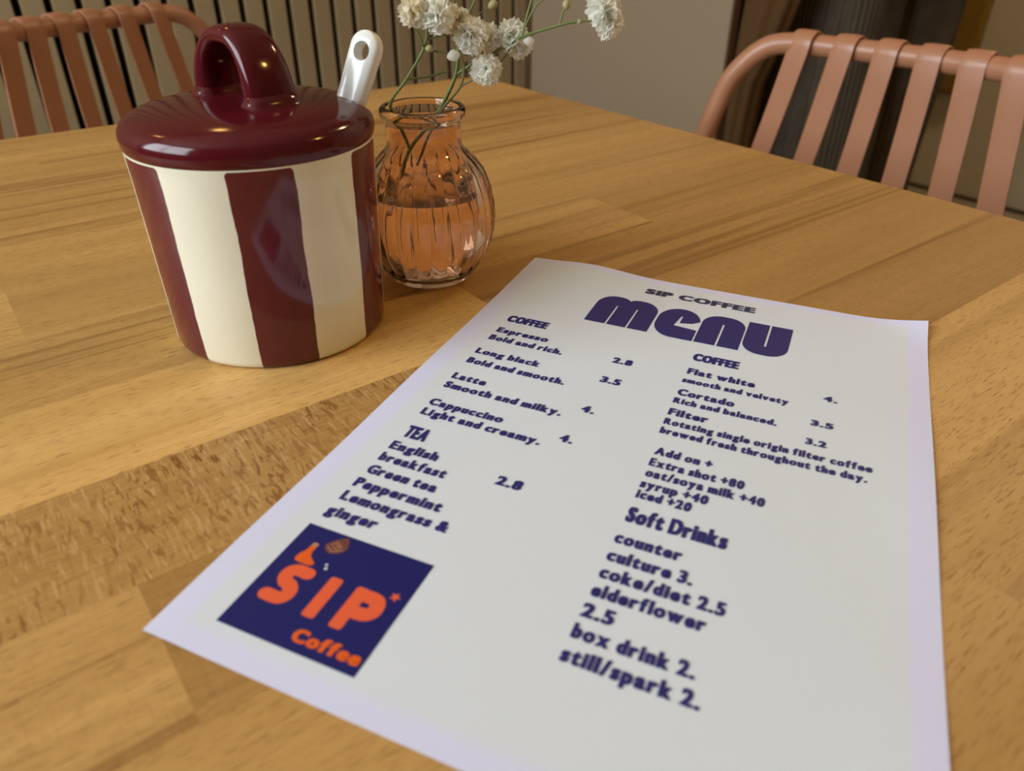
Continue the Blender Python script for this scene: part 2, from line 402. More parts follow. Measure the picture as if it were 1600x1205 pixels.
# ------------------------------------------------------------------ vase with gypsophila
VC = Vector((0.46875 - .0003, -0.36375 + .0013, TZ))
cdir = Vector((cam.location.x - VC.x, cam.location.y - VC.y, 0)).normalized(); rgt = Vector((-cdir.y, cdir.x, 0))
VC = Vector((0.468248, -0.363830, TZ)) + rgt * .0013
def glass_mat(name, col, ior=1.45, rough=.0):
    M = bpy.data.materials.new(name); M.use_nodes = True
    N = M.node_tree.nodes; L = M.node_tree.links; P = N['Principled BSDF']
    P.inputs['Base Color'].default_value = (*col, 1); P.inputs['Transmission Weight'].default_value = 1; P.inputs['Roughness'].default_value = rough; P.inputs['IOR'].default_value = ior
    tc = N.new('ShaderNodeTexCoord'); nz = N.new('ShaderNodeTexNoise'); nz.inputs['Scale'].default_value = 90; L.new(tc.outputs['Object'], nz.inputs['Vector'])
    bp = N.new('ShaderNodeBump'); bp.inputs['Strength'].default_value = .12; bp.inputs['Distance'].default_value = .001; L.new(nz.outputs[0], bp.inputs['Height']); L.new(bp.outputs[0], P.inputs['Normal'])
    return M
m_glass = glass_mat('amber_pink_glass', (.97, .765, .625))
m_water = glass_mat('water', (1.0, .96, .92), 1.33)
vase = empty('bud_vase', VC); tag(vase, 'small ribbed amber pink glass bud vase half filled with water', 'vase')
vo = [(.0205, .0), (.0225, .0008), (.0240, .0028), (.0260, .0060), (.0286, .0100), (.0315, .0150), (.0338, .0210), (.0352, .0280), (.0357, .0350), (.0352, .0430), (.0335, .0510), (.0305, .0585), (.0265, .0645), (.0225, .0685), (.0202, .0710), (.0194, .0735), (.0193, .0780), (.0194, .0835), (.0198, .0855), (.0213, .0864), (.0219, .0882), (.0217, .0902), (.0206, .0914)]
vi = [(.0190, .0914), (.0182, .0900), (.0178, .0860), (.0176, .0780), (.0177, .0730), (.0190, .0700), (.0230, .0655), (.0280, .0590), (.0312, .0510), (.0330, .0430), (.0335, .0350), (.0330, .0280), (.0314, .0210), (.0292, .0150), (.0264, .0095), (.0225, .0055)]
def vrib(r, z, a):
    if .006 < z < .066 :
        k = min(1, (z - .006) / .008) * min(1, (.066 - z) / .006)
        return r * (1 + k * (.060 * abs(math.sin(a * 12)) ** .7 - .038))
    return r
def vrib2(r, z, a):
    return r * (1 + .5 * (vrib(r, z, a) / r - 1) - .006)
b = MB()
prof = vo + vi + [(.0100, .0042), (.0004, .0040)]
rings = []; SEG = 288
for i, (r, z) in enumerate(prof):
    outer = i < len(vo)
    rings.append([Vector(((vrib(r, z, 2 * PI * k / SEG) if outer else vrib2(r, z, 2 * PI * k / SEG)) * math.cos(2 * PI * k / SEG), (vrib(r, z, 2 * PI * k / SEG) if outer else vrib2(r, z, 2 * PI * k / SEG)) * math.sin(2 * PI * k / SEG), z)) for k in range(SEG)])
b.loft([[Vector((.0004 * math.cos(2 * PI * k / SEG), .0004 * math.sin(2 * PI * k / SEG), .0015)) for k in range(SEG)]] + rings)
b.build('vase_body', m_glass, vase, angle=60)
b = MB(); wl = .0490
wp = [(.0004, .0044), (.0098, .0046)] + [(r * .978 - .0002, z) for r, z in reversed(vi) if .005 < z < wl] + [(.0308, wl - .0006), (.0311, wl), (.0304, wl - .0003), (.0004, wl - .0004)]
b.lathe(wp, 96); b.build('water', m_water, vase, angle=50)

m_stem = mat('stem_green', (.14, .19, .045), .5, var=.25, vscale=60)
m_stem_dry = mat('stem_olive', (.20, .19, .07), .55, var=.2, vscale=60)
m_petal = mat('petal_white', (.90, .91, .84), .6, .2, var=.04)
m_petal_cream = mat('petal_cream', (.88, .83, .70), .6, .2, var=.05)
m_bud = mat('bud_olive', (.36, .32, .15), .6, var=.2, vscale=200)
for M_, tc_ in ((m_petal, (.98, .98, .92)), (m_petal_cream, (.97, .92, .78))):
    N_ = M_.node_tree.nodes; L_ = M_.node_tree.links; P = N_['Principled BSDF']
    tr = N_.new('ShaderNodeBsdfTranslucent'); tr.inputs[0].default_value = (*tc_, 1); ms = N_.new('ShaderNodeMixShader'); ms.inputs[0].default_value = .58
    L_.new(P.outputs[0], ms.inputs[1]); L_.new(tr.outputs[0], ms.inputs[2]); L_.new(ms.outputs[0], N_['Material Output'].inputs[0])
FPX = 1176.19
cpos = cam.location.copy()
def vp(u, v, off=0.0):
    """flower layout: lateral/height coordinates measured on the upright plane through the vase axis, off = towards viewer"""
    d = right * ((u - 800) / FPX) + down * ((v - 602.5) / FPX) + fwd
    p0 = VC + cdir * off; t = (p0 - cpos).dot(cdir) / d.dot(cdir)
    return cpos + d * t
def flower_mesh(seed, npet=34):
    r_ = random.Random(seed); b = MB()
    for i in range(npet):
        # direction over the upper part of a ball
        z = 1 - 1.35 * (i + .5) / npet; a = i * 2.39996 + r_.uniform(-.3, .3); rr = math.sqrt(max(0, 1 - z * z))
        dr = Vector((rr * math.cos(a), rr * math.sin(a), z + .1)).normalized()
        tn = dr.cross(Vector((r_.uniform(-1, 1), r_.uniform(-1, 1), r_.uniform(-1, 1)))).normalized(); bn = dr.cross(tn)
        ln = r_.uniform(.82, 1.0); wd = r_.uniform(.36, .58); nu, nv = 6, 4; vs = []; cup = r_.uniform(.08, .25); ph = r_.uniform(0, 6)
        for j in range(nv + 1):
            t = j / nv; rad = .15 + (ln - .15) * t
            for k in range(nu + 1):
                s_ = (k / nu - .5) * 2
                jag = (.07 * (1 if k % 2 else -1) + r_.uniform(-.05, .05)) if j == nv else 0
                ruf = .085 * math.sin(s_ * 5 + ph + t * 2) * t
                vs.append(dr * (rad + jag - .10 * s_ * s_ * t) + tn * (s_ * wd * (.25 + .75 * t ** .8)) + bn * (ruf + cup * t * t))
        fs = [(j * (nu + 1) + k, j * (nu + 1) + k + 1, (j + 1) * (nu + 1) + k + 1, (j + 1) * (nu + 1) + k) for j in range(nv) for k in range(nu)]
        b.add(vs, fs)
    return b
def sprig(name, label, stems, flowers, buds, M):
    """stems: list of (points, r0, r1)"""
    base = Vector(stems[0][0][0]); root = empty(name, base)
    tag(root, label, 'flower', 'gypsophila sprigs in the vase')
    for k, (pts, r0, r1) in enumerate(stems):
        pl = bez([Vector(p) - base for p in pts], 8); b = MB()
        b.tube(pl, [r0 + (r1 - r0) * i / (len(pl) - 1) for i in range(len(pl))], 10)
        for p in pts[1:-1] if k == 0 else []:
            q = Vector(p) - base; rr = r0 * 1.35
            b.lathe([(.0001, -rr), (rr * .8, -rr * .6), (rr, 0), (rr * .8, rr * .6), (.0001, rr)], 10, c=q)
        b.build('stem' if k == 0 else 'branch', M, root)
    for k, (p, rad, face, seed, M_) in enumerate(flowers):
        fm = flower_mesh(seed); o = fm.build('flower_head', M_, root, smooth=True, angle=180)
        o.location = Vector(p) - base; o.scale = (rad * .9, rad * .9, rad * .84); o.rotation_euler = Vector(face).to_track_quat('Z', 'Y').to_euler()
        b = MB(); fr = Vector(face).normalized()
        b.lathe([(.0003, -.0030), (.0012, -.0022), (.0017, -.0006), (.0019, .0016), (.0012, .0024), (.0003, .0026)], 10)
        cx = b.build('calyx', m_stem, root); cx.location = Vector(p) - base - fr * rad * .55; cx.rotation_euler = o.rotation_euler
    for (p, rad, face, M_) in buds:
        b = MB(); b.lathe([(.0002, -1.2), (.55, -.9), (.9, -.3), (1.0, .2), (.75, .8), (.35, 1.15), (.05, 1.25)], 12)
        o = b.build('bud', M_, root); o.location = Vector(p) - base; o.scale = (rad,) * 3; o.rotation_euler = Vector(face).to_track_quat('Z', 'Y').to_euler()
cz = cdir + Vector((0, 0, .35))
J1 = vp(640, 238, .004)
sprig('gypsophila_sprig', 'slender left sprig of white gypsophila leaning over the rim of the vase', [
    ([vp(640, 236, .002) + Vector((0, 0, .002)), vp(626, 196, .006), vp(610, 163, .012), vp(635, 124, .012), vp(662, 76, .010), vp(667, 40, .008), vp(661, -8, .006)], .0008, .0006),
    ([vp(635, 124, .012), vp(668, 120, .008), vp(701, 111, .004)], .0006, .0004),
    ([vp(662, 76, .010), vp(655, 55, .012), vp(646, 34, .014)], .0005, .0004),
    ([vp(665, 78, .010), vp(685, 81, .010), vp(703, 83, .010)], .0005, .0004),
    ([vp(667, 62, .009), vp(698, 54, .006), vp(717, 57, .004)], .0005, .0003)],
    [(vp(645, 19, .014), .0083, cz + Vector((0, 0, .4)) - rgt * .25, 3, m_petal_cream), (vp(682, 24, .014), .0102, cz - rgt * .1, 5, m_petal), (vp(704, 30, .004), .0078, cz + rgt * .5, 8, m_petal_cream)],
    [(vp(708, 87, .010), .0027, rgt + Vector((0, 0, .3)), m_petal), (vp(671, 76, .011), .0018, rgt, m_bud)], m_stem)
sprig('gypsophila_sprig', 'sturdy middle sprig of white gypsophila reaching far right above the menu sheet', [
    ([vp(627, 285, .0), vp(639, 236, .0), vp(668, 196, .001), vp(690, 166, .0), vp(712, 118, -.002), vp(717, 75, -.002), vp(721, 40, -.002)], .0009, .0010),
    ([vp(721, 40, -.002), vp(714, 20, -.001), vp(707, -6, .0)], .0006, .0005),
    ([vp(721, 40, -.002), vp(733, 20, -.003), vp(744, -4, -.004)], .0006, .0005),
    ([vp(714, 116, -.002), vp(742, 98, .002), vp(790, 73, .008), vp(812, 59, .010), vp(868, 41, .014), vp(900, 34, .016), vp(926, 32, .017)], .0008, .0006),
    ([vp(815, 58, .010), vp(822, 30, .008), vp(832, -6, .006)], .0006, .0005),
    ([vp(815, 57, .010), vp(826, 30, .012), vp(838, 8, .014)], .0005, .0004),
    ([vp(838, 8, .014), vp(843, 4, .014), vp(850, -2, .014)], .0004, .0003),
    ([vp(874, 39, .014), vp(879, 22, .013), vp(884, 8, .012)], .0005, .0004),
    ([vp(800, 72, .009), vp(788, 90, .005), vp(777, 103, .0)], .0004, .0003)],
    [(vp(943, 12, .017), .0102, cz - rgt * .2 + Vector((0, 0, .3)), 11, m_petal), (vp(950, 36, .016), .0085, cz + rgt * .3 - Vector((0, 0, .5)), 12, m_petal),
     (vp(798, 55, .004), .0090, cz - rgt * .2, 14, m_petal), (vp(812, 70, .002), .0078, cz + rgt * .4 - Vector((0, 0, .3)), 15, m_petal)],
    [(vp(885, 8, .012), .0019, Vector((0, 0, 1)), m_bud), (vp(905, 34, .016), .0012, rgt, m_bud), (vp(826, 64, .010), .0022, rgt, m_petal)], m_stem)
sprig('gypsophila_sprig', 'thin short sprig of white gypsophila rising in front of the vase rim', [
    ([vp(652, 262, .006), vp(668, 215, .008), vp(690, 172, .008), vp(720, 134, .008), vp(725, 95, .008), vp(728, 60, .008)], .0007, .0006),
    ([vp(721, 134, .008), vp(740, 124, .010), vp(755, 114, .012)], .0005, .0004),
    ([vp(722, 116, .008), vp(736, 117, .006), vp(748, 118, .004)], .0004, .0003),
    ([vp(726, 90, .008), vp(735, 70, .002), vp(742, 30, -.004), vp(760, 15, -.006), vp(772, 6, -.008)], .0004, .0003)],
    [(vp(737, 56, .010), .0100, cz - rgt * .1, 21, m_petal), (vp(762, 60, .004), .0084, cz + rgt * .6, 22, m_petal), (vp(760, 109, .012), .0086, cz + Vector((0, 0, .2)), 23, m_petal), (vp(722, 26, .004), .0045, cz + Vector((0, 0, 1)), 24, m_petal)],
    [(vp(770, 8, -.006), .0022, rgt + Vector((0, 0, .6)), m_bud), (vp(726, 92, .008), .0015, Vector((0, 0, 1)), m_bud)], m_stem_dry)

# ------------------------------------------------------------------ menu sheet (sheet frame: x right, y up the page, cm)
SA = math.radians(28.8)
sheet = empty('menu_sheet', (.631, -.5625, TZ), SA)
tag(sheet, 'white printed cafe menu sheet lying flat on the table', 'menu')
def zs(x, y):
    z = .022
    z += .26 * math.exp(-((x - 3.6) / 2.4) ** 2) * math.exp(-((29.7 - y) / 2.8) ** 2)
    d = (21 - x) + (29.7 - y)
    z += .30 * max(0, 1 - d / 3.0) ** 2
    z += .10 * math.exp(-((21 - x) / 2.0) ** 2) * (.5 + .5 * math.sin(y * .42 + 1.0))
    z += .05 * math.exp(-(x / 2.0) ** 2) * (.5 + .5 * math.sin(y * .5))
    return z
def pv(x, y, dz=0.0): return Vector((x * .01, y * .01, (zs(x, y) + dz) * .01))
def sheet_material():
    M = bpy.data.materials.new('printed_paper'); M.use_nodes = True
    N = M.node_tree.nodes; L = M.node_tree.links; P = N['Principled BSDF']
    tc = N.new('ShaderNodeTexCoord'); sep = N.new('ShaderNodeSeparateXYZ'); L.new(tc.outputs['Object'], sep.inputs[0])
    nz = N.new('ShaderNodeTexNoise'); nz.inputs['Scale'].default_value = 30; L.new(tc.outputs['Object'], nz.inputs['Vector'])
    def sm(v, a, b_):
        n = N.new('ShaderNodeMapRange'); n.interpolation_type = 'SMOOTHSTEP'; L.new(v, n.inputs[0]); n.inputs[1].default_value = a; n.inputs[2].default_value = b_; return n.outputs[0]
    a = sm(sep.outputs[0], .0065, .0115); b_ = sm(math_node(N, L, 'SUBTRACT', .21, sep.outputs[0]), .0070, .0100)
    c = sm(sep.outputs[1], .0045, .011); d = sm(math_node(N, L, 'SUBTRACT', .297, sep.outputs[1]), .004, .008)
    f = math_node(N, L, 'MULTIPLY', math_node(N, L, 'MULTIPLY', a, b_), math_node(N, L, 'MULTIPLY', c, d))
    L.new(mixc(N, L, f, (.69, .72, .95), (.685, .75, .83)), P.inputs['Base Color'])
    P.inputs['Roughness'].default_value = .65; P.inputs['Specular IOR Level'].default_value = .2
    return M
b = MB(); nx, ny = 60, 84
vs = [pv(21 * i / nx, 29.7 * j / ny, 0) for j in range(ny + 1) for i in range(nx + 1)]
vs += [v - Vector((0, 0, .00012)) for v in vs]
o1 = (nx + 1) * (ny + 1); fs = []
for j in range(ny):
    for i in range(nx):
        a = j * (nx + 1) + i; fs += [(a, a + 1, a + nx + 2, a + nx + 1), (o1 + a, o1 + a + nx + 1, o1 + a + nx + 2, o1 + a + 1)]
rim = [i for i in range(nx + 1)] + [j * (nx + 1) + nx for j in range(1, ny + 1)] + [ny * (nx + 1) + i for i in range(nx - 1, -1, -1)] + [j * (nx + 1) for j in range(ny - 1, 0, -1)]
for k in range(len(rim)):
    p, q = rim[k], rim[(k + 1) % len(rim)]; fs.append((p, o1 + p, o1 + q, q))
b.add(vs, fs); b.build('paper', sheet_material(), sheet, angle=60)
m_ink = mat('navy_ink', (.024, .023, .165), .5, .3); m_ink2 = mat('grey_navy_ink', (.045, .045, .11), .5, .3); m_title = mat('title_ink', (.034, .027, .150), .5, .3)
m_logo = mat('logo_navy', (.010, .013, .125), .45, .3); m_or = mat('logo_orange', (.78, .125, .045), .5, .3); m_or2 = mat('logo_deep_orange', (.76, .12, .012), .5, .3)
m_br = mat('logo_brown', (.16, .055, .045), .5, .3); m_wh = mat('logo_white', (.7, .7, .75), .5, .3); m_tan = mat('logo_tan', (.45, .22, .13), .5, .3)
GLY = {}
def glyph(ch, weight):
    if (ch, weight) not in GLY:
        cu = bpy.data.curves.new('t', 'FONT'); cu.body = ch; cu.size = 1.0; cu.offset = weight; cu.resolution_u = 4
        cu.dimensions = '2D'; cu.fill_mode = 'BOTH'
        o = bpy.data.objects.new('t', cu); C.objects.link(o)
        dg = bpy.context.evaluated_depsgraph_get(); dg.update()
        me = bpy.data.meshes.new_from_object(o.evaluated_get(dg))
        GLY[(ch, weight)] = ([v.co.copy() for v in me.vertices], [tuple(p.vertices) for p in me.polygons])
        bpy.data.objects.remove(o); bpy.data.curves.remove(cu); bpy.data.meshes.remove(me)
    return GLY[(ch, weight)]
def text_verts(body, x0, y0, x1, cap, weight, gap=.15):
    wt = .03
    vs, fs, x = [], [], 0.0
    for ch in body:
        if ch == ' ': x += .30; continue
        v, f = glyph(ch, wt); xa = min(q.x for q in v); xb = max(q.x for q in v); o = len(vs)
        vs += [Vector((q.x - xa + x, q.y)) for q in v]; fs += [tuple(i + o for i in t) for t in f]; x += xb - xa + gap
    ex, ey = weight * .66, weight * .05
    kx = (x1 - x0) / (max(v.x for v in vs) + 2 * ex); ky = cap / (.69 + 2 * wt + 2 * ey); V, F_, lay = [], [], 0
    for dx in (0, ex, 2 * ex):
        for dy in (0, 2 * ey):
            o = len(V); V += [pv(x0 + (v.x + dx) * kx, y0 + (v.y + wt + dy) * ky, .012 + .0016 * lay) for v in vs]; lay += 1; F_ += [tuple(i + o for i in t) for t in fs]
    return V, F_
def lettering(name, lines, M, parent):
    b = MB()
    for body, x0, y0, x1, cap, wt in lines:
        v, f = text_verts(body, x0, y0, x1, cap, wt); b.add(v, f)
    return b.build(name, M, parent, smooth=False)
W = .075
coffee_left = [('Espresso', 1.65, 20.50, 4.33), ('Bold and rich.', 1.62, 19.66, 5.39), ('Long black', 1.62, 18.20, 4.83), ('Bold and smooth.', 1.64, 17.25, 6.39),
  ('Latte', 1.66, 15.76, 3.28), ('Smooth and milky.', 1.68, 14.97, 7.10), ('Cappuccino', 1.74, 13.53, 5.11), ('Light and creamy.', 1.78, 12.78, 7.05),
  ('2.8', 7.72, 20.0, 8.64), ('3.5', 7.72, 18.18, 8.64), ('4.', 7.72, 15.65, 8.30), ('4.', 7.62, 13.37, 8.18)]
tea = [('English', 1.82, 10.27, 3.90), ('breakfast', 1.83, 9.49, 4.64), ('Green tea', 1.84, 8.66, 4.71), ('Peppermint', 1.81, 7.83, 5.36), ('Lemongrass &', 1.81, 7.03, 6.06), ('ginger', 1.79, 6.20, 3.78), ('2.8', 6.44, 10.0, 7.45)]
coffee_right = [('Flat white', 11.07, 20.44, 14.03, .52), ('smooth and velvety', 11.03, 19.65, 15.53, .44), ('Cortado', 11.07, 18.55, 13.47, .52), ('Rich and balanced.', 11.05, 17.88, 15.29, .44),
  ('Filter', 11.07, 16.92, 12.70, .52), ('Rotating single origin filter coffee', 11.07, 16.20, 18.91, .46), ('brewed fresh throughout the day.', 11.08, 15.52, 18.76, .46),
  ('4.', 16.84, 20.62, 17.42, .42), ('3.5', 16.52, 18.54, 17.40, .42), ('3.2', 16.45, 17.14, 17.24, .42)]
addon = [('Add on +', 11.24, 14.08, 13.44), ('Extra shot +80', 11.23, 13.33, 14.72), ('oat/soya milk +40', 11.27, 12.66, 15.53), ('syrup +40', 11.26, 11.98, 13.70), ('iced +20', 11.28, 11.37, 13.24)]
soft = [('counter', 11.24, 8.93, 13.47), ('culture 3.', 11.25, 8.06, 14.02), ('coke/diet 2.5', 11.26, 7.26, 15.16), ('elderflower', 11.26, 6.46, 14.74), ('2.5', 11.24, 5.60, 12.25), ('box drink 2.', 11.24, 4.77, 14.81), ('still/spark 2.', 11.23, 3.90, 15.13)]
lettering('coffee_list', [(t, x0, y, x1, .50, W) for t, x0, y, x1 in coffee_left], m_ink, sheet)
lettering('tea_list', [(t, x0, y, x1, .52, W) for t, x0, y, x1 in tea], m_ink, sheet)
lettering('coffee_list', [(t, x0, y, x1, c, W) for t, x0, y, x1, c in coffee_right], m_ink, sheet)
lettering('extras_list', [(t, x0, y, x1, .50, W) for t, x0, y, x1 in addon], m_ink, sheet)
lettering('soft_drinks_list', [(t, x0, y, x1, .56, W) for t, x0, y, x1 in soft], m_ink, sheet)
lettering('shop_name', [('SIP COFFEE', 7.15, 27.74, 12.95,  .62, .09)], m_ink2, sheet)
# --- display lettering: thick strokes / outlines
def stroke2(b, pts, wd, dz=.014, caps=True, seg=8, wy=None):
    """flat ribbon along a 2D path (cm), round ends; one polygon strip"""
    pts = [Vector((p[0], p[1])) for p in pts]; L_, R_ = [], []
    n = len(pts)
    for i in range(n):
        t = (pts[min(i + 1, n - 1)] - pts[max(i - 1, 0)]).normalized(); nn = Vector((-t.y, t.x))
        s_ = 1.0
        if 0 < i < n - 1:
            a = (pts[i] - pts[i - 1]).normalized(); c = a.dot(t); s_ = 1 / max(.6, c)
        L_.append(pts[i] + nn * wd / 2 * s_); R_.append(pts[i] - nn * wd / 2 * s_)
    vs = L_ + R_; fs = [(i, i + 1, n + i + 1, n + i) for i in range(n - 1)]
    if caps:
        for e, (c, d_) in enumerate(((pts[0], pts[0] - pts[1]), (pts[-1], pts[-1] - pts[-2]))):
            a0 = math.atan2(d_.y, d_.x) - PI / 2; o = len(vs)
            vs += [c + Vector((math.cos(a0 + PI * k / seg), math.sin(a0 + PI * k / seg))) * wd / 2 for k in range(seg + 1)]
            fs.append(tuple(range(o, o + seg + 1)))
    b.add([pv(v.x, v.y, dz) for v in vs], fs)
def poly(b, pts, dz=.014): b.add([pv(x, y, dz) for x, y in pts], [tuple(range(len(pts)))])
def arc(cx, cy, rx, ry, a0, a1, n=12): return [(cx + rx * math.cos(math.radians(a0 + (a1 - a0) * k / n)), cy + ry * math.sin(math.radians(a0 + (a1 - a0) * k / n))) for k in range(n + 1)]
def d_m(x0, x1, y0, y1):
    w_ = x1 - x0; xm = x0 + w_ * .52; s1, s2, sw = x0 + w_ * .345, x0 + w_ * .675, .05
    ys = y0 + (y1 - y0) * .67; r_ = w_ * .29
    p = [(x0, y0)] + arc(x0 + r_, y1 - r_ * 1.15, r_, r_ * 1.15, 180, 90) + arc(xm - r_ * .62, y1 - r_ * .8, r_ * .7, r_ * .8, 88, 38, 6)
    p += arc(xm + r_ * .45, y1 - r_ * .8, r_ * .7, r_ * .8, 135, 90, 6) + arc(x1 - r_, y1 - r_ * 1.15, r_, r_ * 1.15, 90, 0)
    p += [(x1, y0), (s2 + sw, y0), (s2 + sw, ys), (s2 - sw * .6, ys), (s2 - sw, y0), (s1 + sw, y0), (s1 + sw, ys), (s1 - sw * .6, ys), (s1 - sw, y0)]
    return p
def d_n(x0, x1, y0, y1, flip=False):
    w_ = x1 - x0; r_ = w_ * .42; xm = (x0 + x1) / 2; sw = .05; ys = y0 + (y1 - y0) * .72
    p = [(x0, y0)] + arc(x0 + r_, y1 - r_ * 1.1, r_, r_ * 1.1, 180, 90) + arc(x1 - r_, y1 - r_ * 1.1, r_, r_ * 1.1, 90, 0) + [(x1, y0), (xm + sw, y0), (xm + sw, ys), (xm - sw, ys), (xm - sw, y0)]
    if flip: p = [(x0 + x1 - x, y0 + y1 - y) for x, y in p]
    return p
def d_e(x0, x1, y0, y1):
    w_ = x1 - x0; r_ = w_ * .5; h = y1 - y0
    p = [(x1, y0)] + [(x0 + r_, y0)] + arc(x0 + r_, y0 + r_ * 1.25, r_, r_ * 1.25, 270, 180) + arc(x0 + r_, y1 - r_ * 1.2, r_, r_ * 1.2, 180, 90) + arc(x1 - r_, y1 - r_ * 1.2, r_, r_ * 1.2, 90, 0)
    p += [(x1 - .02, y0 + h * .66), (x1 - w_ * .16, y0 + h * .56), (x1 - w_ * .45, y0 + h * .50), (x0 + w_ * .56, y0 + h * .74), (x0 + w_ * .52, y0 + h * .74), (x0 + w_ * .44, y0 + h * .40), (x1, y0 + h * .36)]
    return p
b = MB(); yb, yt = 23.50, 26.68
poly(b, d_m(5.17, 8.40, yb, yt)); poly(b, d_e(8.52, 10.62, yb - .03, yt)); poly(b, d_n(10.70, 12.80, yb, yt)); poly(b, d_n(12.88, 14.98, yb, yt, True))
b.build('title', m_title, sheet, smooth=False)
lettering('section_heading', [('COFFEE', 1.64, 21.72, 3.80, .68, .135)], m_ink, sheet)
lettering('section_heading', [('COFFEE', 11.03, 21.72, 13.12, .68, .135)], m_ink, sheet)
lettering('section_heading', [('TEA', 1.90, 11.14, 2.90, .80, .135)], m_ink, sheet)
lettering('section_heading', [('Soft Drinks', 11.28, 10.05, 14.70, .80, .10)], m_ink, sheet)
# --- logo panel
b = MB(); n_ = 12
for i in range(n_):
    for j in range(n_):
        xa, xb = 1.68 + 4.74 * i / n_, 1.68 + 4.74 * (i + 1) / n_; ya, yb_ = 1.12 + 4.48 * j / n_, 1.12 + 4.48 * (j + 1) / n_
        b.add([pv(xa, ya, .010), pv(xb, ya, .010), pv(xb, yb_, .010), pv(xa, yb_, .010)], [(0, 1, 2, 3)])
logo = b.build('logo_panel', m_logo, sheet, smooth=False)
logo['label'] = 'navy square logo panel'
b = MB()
S_ = bez([(3.02, 3.69, 0), (2.66, 3.70, 0), (2.47, 3.58, 0), (2.43, 3.36, 0), (2.55, 3.17, 0), (2.78, 3.08, 0), (2.92, 2.92, 0), (2.92, 2.70, 0), (2.77, 2.54, 0), (2.31, 2.53, 0)], 6)
stroke2(b, S_, .46, .014)
def rrect(x0, x1, y0, y1, r):
    return arc(x1 - r, y1 - r, r, r, 0, 90, 5) + arc(x0 + r, y1 - r, r, r, 90, 180, 5) + arc(x0 + r, y0 + r, r, r, 180, 270, 5) + arc(x1 - r, y0 + r, r, r, 270, 360, 5)
poly(b, rrect(3.76, 4.20, 2.29, 3.92, .10), .014)
poly(b, rrect(4.72, 5.16, 2.28, 3.92, .10), .014)
stroke2(b, bez([(4.96, 3.67, 0), (5.40, 3.67, 0), (5.60, 3.60, 0), (5.68, 3.40, 0), (5.66, 3.20, 0), (5.52, 3.06, 0), (5.30, 3.02, 0), (4.96, 3.02, 0)], 6), .47, .0145, caps=False)
b.build('logo_lettering', m_or, logo, smooth=False)
b = lettering('logo_lettering', [('Coffee', 4.02, 1.43, 6.30, .46, .09)], m_or2, logo)
b = MB(); poly(b, [(2.20, 4.14), (2.24, 4.02), (2.44, 3.98), (2.80, 3.99), (2.92, 4.06), (2.90, 4.16), (2.74, 4.26), (2.62, 4.36), (2.56, 4.52), (2.56, 4.72), (2.46, 4.82), (2.36, 4.76), (2.32, 4.50), (2.22, 4.30)], .014); b.build('logo_pouring_cup', m_or2, logo, smooth=False)
b = MB(); poly(b, arc(2.46, 4.82, .12, .10, 0, 360, 14), .0145); b.build('logo_knob', m_tan, logo, smooth=False)
b = MB(); poly(b, [(2.74, 4.98), (2.84, 4.80), (3.06, 4.68), (3.34, 4.78), (3.50, 4.96), (3.52, 5.10), (3.40, 5.40), (3.26, 5.52), (2.98, 5.32)], .014); b.build('logo_cup', m_br, logo, smooth=False)
b = MB()
for (p, q) in (((2.86, 4.94), (3.10, 4.78)), ((3.10, 4.78), (3.40, 4.96)), ((3.04, 5.22), (3.34, 5.04)), ((2.92, 5.04), (3.04, 5.20)), ((3.02, 4.98), (3.24, 4.90)), ((3.08, 5.10), (3.26, 5.00))): stroke2(b, [p, q], .035, .0155)
b.build('logo_cup_lines', m_tan, logo, smooth=False)
b = MB(); poly(b, arc(3.31, 4.24, .05, .05, 0, 360, 10), .014); poly(b, arc(3.38, 4.10, .055, .06, 0, 360, 10), .014); b.build('logo_droplets', m_wh, logo, smooth=False)
b = MB(); poly(b, [(5.97 + (.20 if k % 2 == 0 else .08) * math.cos(PI * k / 5), 3.99 + (.20 if k % 2 == 0 else .08) * math.sin(PI * k / 5)) for k in range(10)], .014); b.build('logo_star', m_or, logo, smooth=False)

